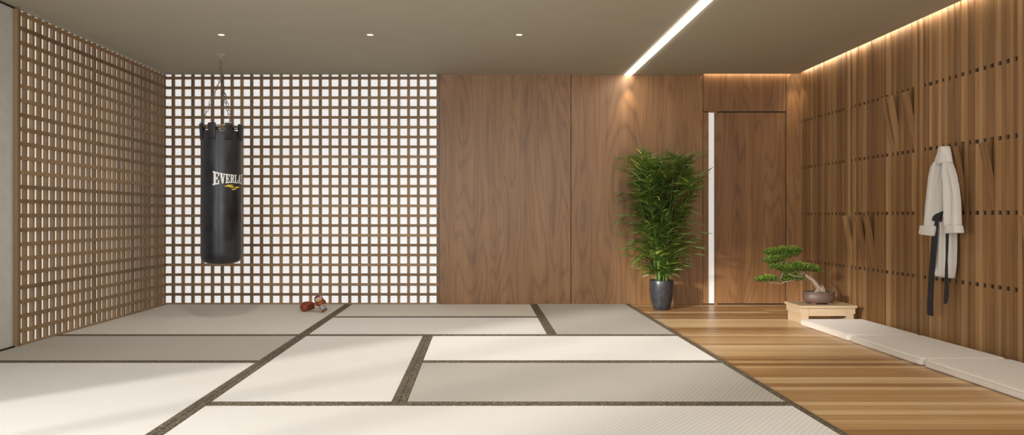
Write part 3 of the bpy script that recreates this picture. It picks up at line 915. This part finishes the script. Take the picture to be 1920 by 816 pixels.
G = lambda *q: [ (ga(a,y1), ga(b,y2)) for a, y1, b, y2 in q ]
GB = lambda *q: [ (gb(a,y1), gb(b,y2)) for a, y1, b, y2 in q ]
# body behind the sleeves, then its skirt
drape(G((222,150,296,150),(190,200,310,195),(172,260,332,260),(165,400,350,400),(170,560,350,560)) + GB((160,10,338,5),(155,120,338,120),(150,250,334,240),(147,360,318,372)), 3.43, .028, 'robe_body',
      folds=((.016,2.4,.1,.1),(.008,5.2,.3,-.3)), steps=6, nseg=90)
# front panel falling from the collar (between the sleeves)
drape(G((205,190,285,190),(203,300,272,300),(200,420,270,430),(196,560,272,560)) + GB((168,0,256,0),(160,120,250,120),(150,250,247,250),(190,352,236,360)), 3.385, .026, 'front_panel',
      folds=((.014,2.1,.55,.15),(.006,5,.1,.1)), steps=6, nseg=70)
# sleeves
sl = drape(G((196,182,226,180),(172,215,222,215),(152,285,212,285),(140,370,206,375),(124,480,200,490),(110,600,192,600),(103,676,190,680)), 3.36, .032, 'sleeve', folds=((.018,1.6,.25,.2),(.006,4.2,.0,.4)), steps=6, nseg=60)
drape(G((84,664,192,668),(80,690,196,688),(74,715,190,718),(72,728,184,746)), 3.352, .042, 'cuff', steps=3, nseg=48, folds=((.003,2,.2,.1),), parent=sl)
sr = drape(G((276,182,306,182),(266,230,326,230),(262,285,343,285),(268,340,356,350),(268,450,370,450),(272,560,376,560),(272,672,380,670)), 3.36, .036, 'sleeve', folds=((.018,1.7,.62,.12),(.006,4.4,.2,-.3)), steps=6, nseg=60)
drape(G((270,664,384,664),(272,680,388,674),(268,710,392,704),(265,728,396,722)), 3.352, .046, 'cuff', steps=3, nseg=48, folds=((.003,2,.5,.1),), parent=sr)
# folded collar pulled over the peg
drape(G((231,62,284,58),(222,80,290,78),(214,110,298,108),(196,150,304,148),(176,207,312,180)), 3.362, .040, 'collar', folds=((.004,1.5,.2,.3),), steps=5, nseg=60, flat=.8)
# small cloth points beside the knot
def flap(pts, X, name, mat, th=.006, parent=robe):
    m = MB(); fr = [on_x(*p, X) for p in pts]; bk_ = [p+Vector((th,0,0)) for p in fr]
    m.poly(fr); m.poly(bk_[::-1])
    for i in range(len(fr)):
        j = (i+1) % len(fr); m.poly([fr[i], fr[j], bk_[j], bk_[i]])
    return m.build(name, mat, parent, smooth=False)
flap([ga(228,600),ga(232,560),ga(240,542),ga(244,560),ga(256,540),ga(258,552),ga(240,598)], 3.338, 'cloth_point', M_gi)
# belt
belt = flap([ga(152,628),ga(158,598),ga(176,580),ga(228,556),ga(222,590),ga(214,612),ga(216,636),ga(180,634)], 3.325, 'belt', M_belt, .012)
belt['label'] = 'black cotton belt'
flap([ga(176,630),ga(190,632),ga(195,668)] + [gb(166,10),gb(158,130),gb(146,270),gb(136,420),gb(129,600),gb(131,688),gb(122,694),gb(92,684),gb(80,668),gb(82,560),gb(92,420),gb(102,260),gb(112,120),gb(122,10)], 3.342, 'long_end', M_belt, .006, belt)
flap([ga(238,592),ga(252,570),ga(266,610),ga(274,640),ga(275,730)] + [gb(261,0),gb(258,100),gb(252,210),gb(254,330),gb(262,460),gb(260,530),gb(250,575),gb(236,592),gb(226,586),gb(224,560),gb(232,420),gb(234,300),gb(240,200),gb(240,0)], 3.335, 'short_end', M_belt, .006, belt)

# ------------------------------------------------------------------ light
W = bpy.data.worlds.new('world'); bpy.context.scene.world = W; W.use_nodes = True
bg = W.node_tree.nodes['Background']; bg.inputs[0].default_value = (.80,.88,1.0,1); bg.inputs[1].default_value = 1.0
sun = bpy.data.lights.new('sun', 'SUN'); sun.energy = 5.8; sun.angle = math.radians(5); sun.color = (1,.955,.90)
so = bpy.data.objects.new('sun', sun); C.objects.link(so)
dv = Vector((1, 1.0, -math.tan(math.radians(12.5))*math.sqrt(2)))
so.rotation_euler = dv.to_track_quat('-Z', 'Y').to_euler(); so.location = (-6,-3,4)
def area(name, loc, rot, sx, sy, e, col):
    a = bpy.data.lights.new(name, 'AREA'); a.shape = 'RECTANGLE'; a.size = sx; a.size_y = sy; a.energy = e; a.color = col
    o = bpy.data.objects.new(name, a); C.objects.link(o); o.location = loc; o.rotation_euler = rot; return o
area('rear_fill_light', (0, YF+.3, 2.25), (math.radians(62),0,0), 5.6, 1.2, 265, (.92,.96,1))  # added soft fill lamp behind the camera
area('side_window_light', (XL-.02, 1.0, 1.2), (0,-PI/2,0), 2.0, 3.3, 140, (.92,.96,1))

def spot(name, loc, e, ang, blend=.9, col=(1,.86,.68), r=.03):
    a = bpy.data.lights.new(name, 'SPOT'); a.energy = e; a.spot_size = math.radians(ang); a.spot_blend = blend; a.color = col; a.shadow_soft_size = r
    o = bpy.data.objects.new(name, a); C.objects.link(o); o.location = loc; return o
for px in (415, 694, 973.5):
    d = F*(H-EYE)/(VY-65); spot('downlight_beam', ((px-VX)*d/F, d, H-.02), 36, 150, 1.0, (1,.95,.9))
spot('added_wash_spot', (1.609, YB-.085, H-.02), 20, 64, .9, (1,.84,.62), .01)  # added spot, strengthens the scallop where the line light meets the wall
spot('added_wash_spot', (XR-.08, YB-.085, H-.02), 9, 64, .9, (1,.84,.62), .01)  # added spot, strengthens the cove glow in the corner
sc = bpy.context.scene
sc.view_settings.view_transform = 'Standard'; sc.view_settings.look = 'None'
sc.view_settings.exposure = 0.0
sc.cycles.use_denoising = True
sc.cycles.max_bounces = 8; sc.cycles.diffuse_bounces = 5
sc.cycles.sample_clamp_indirect = 6
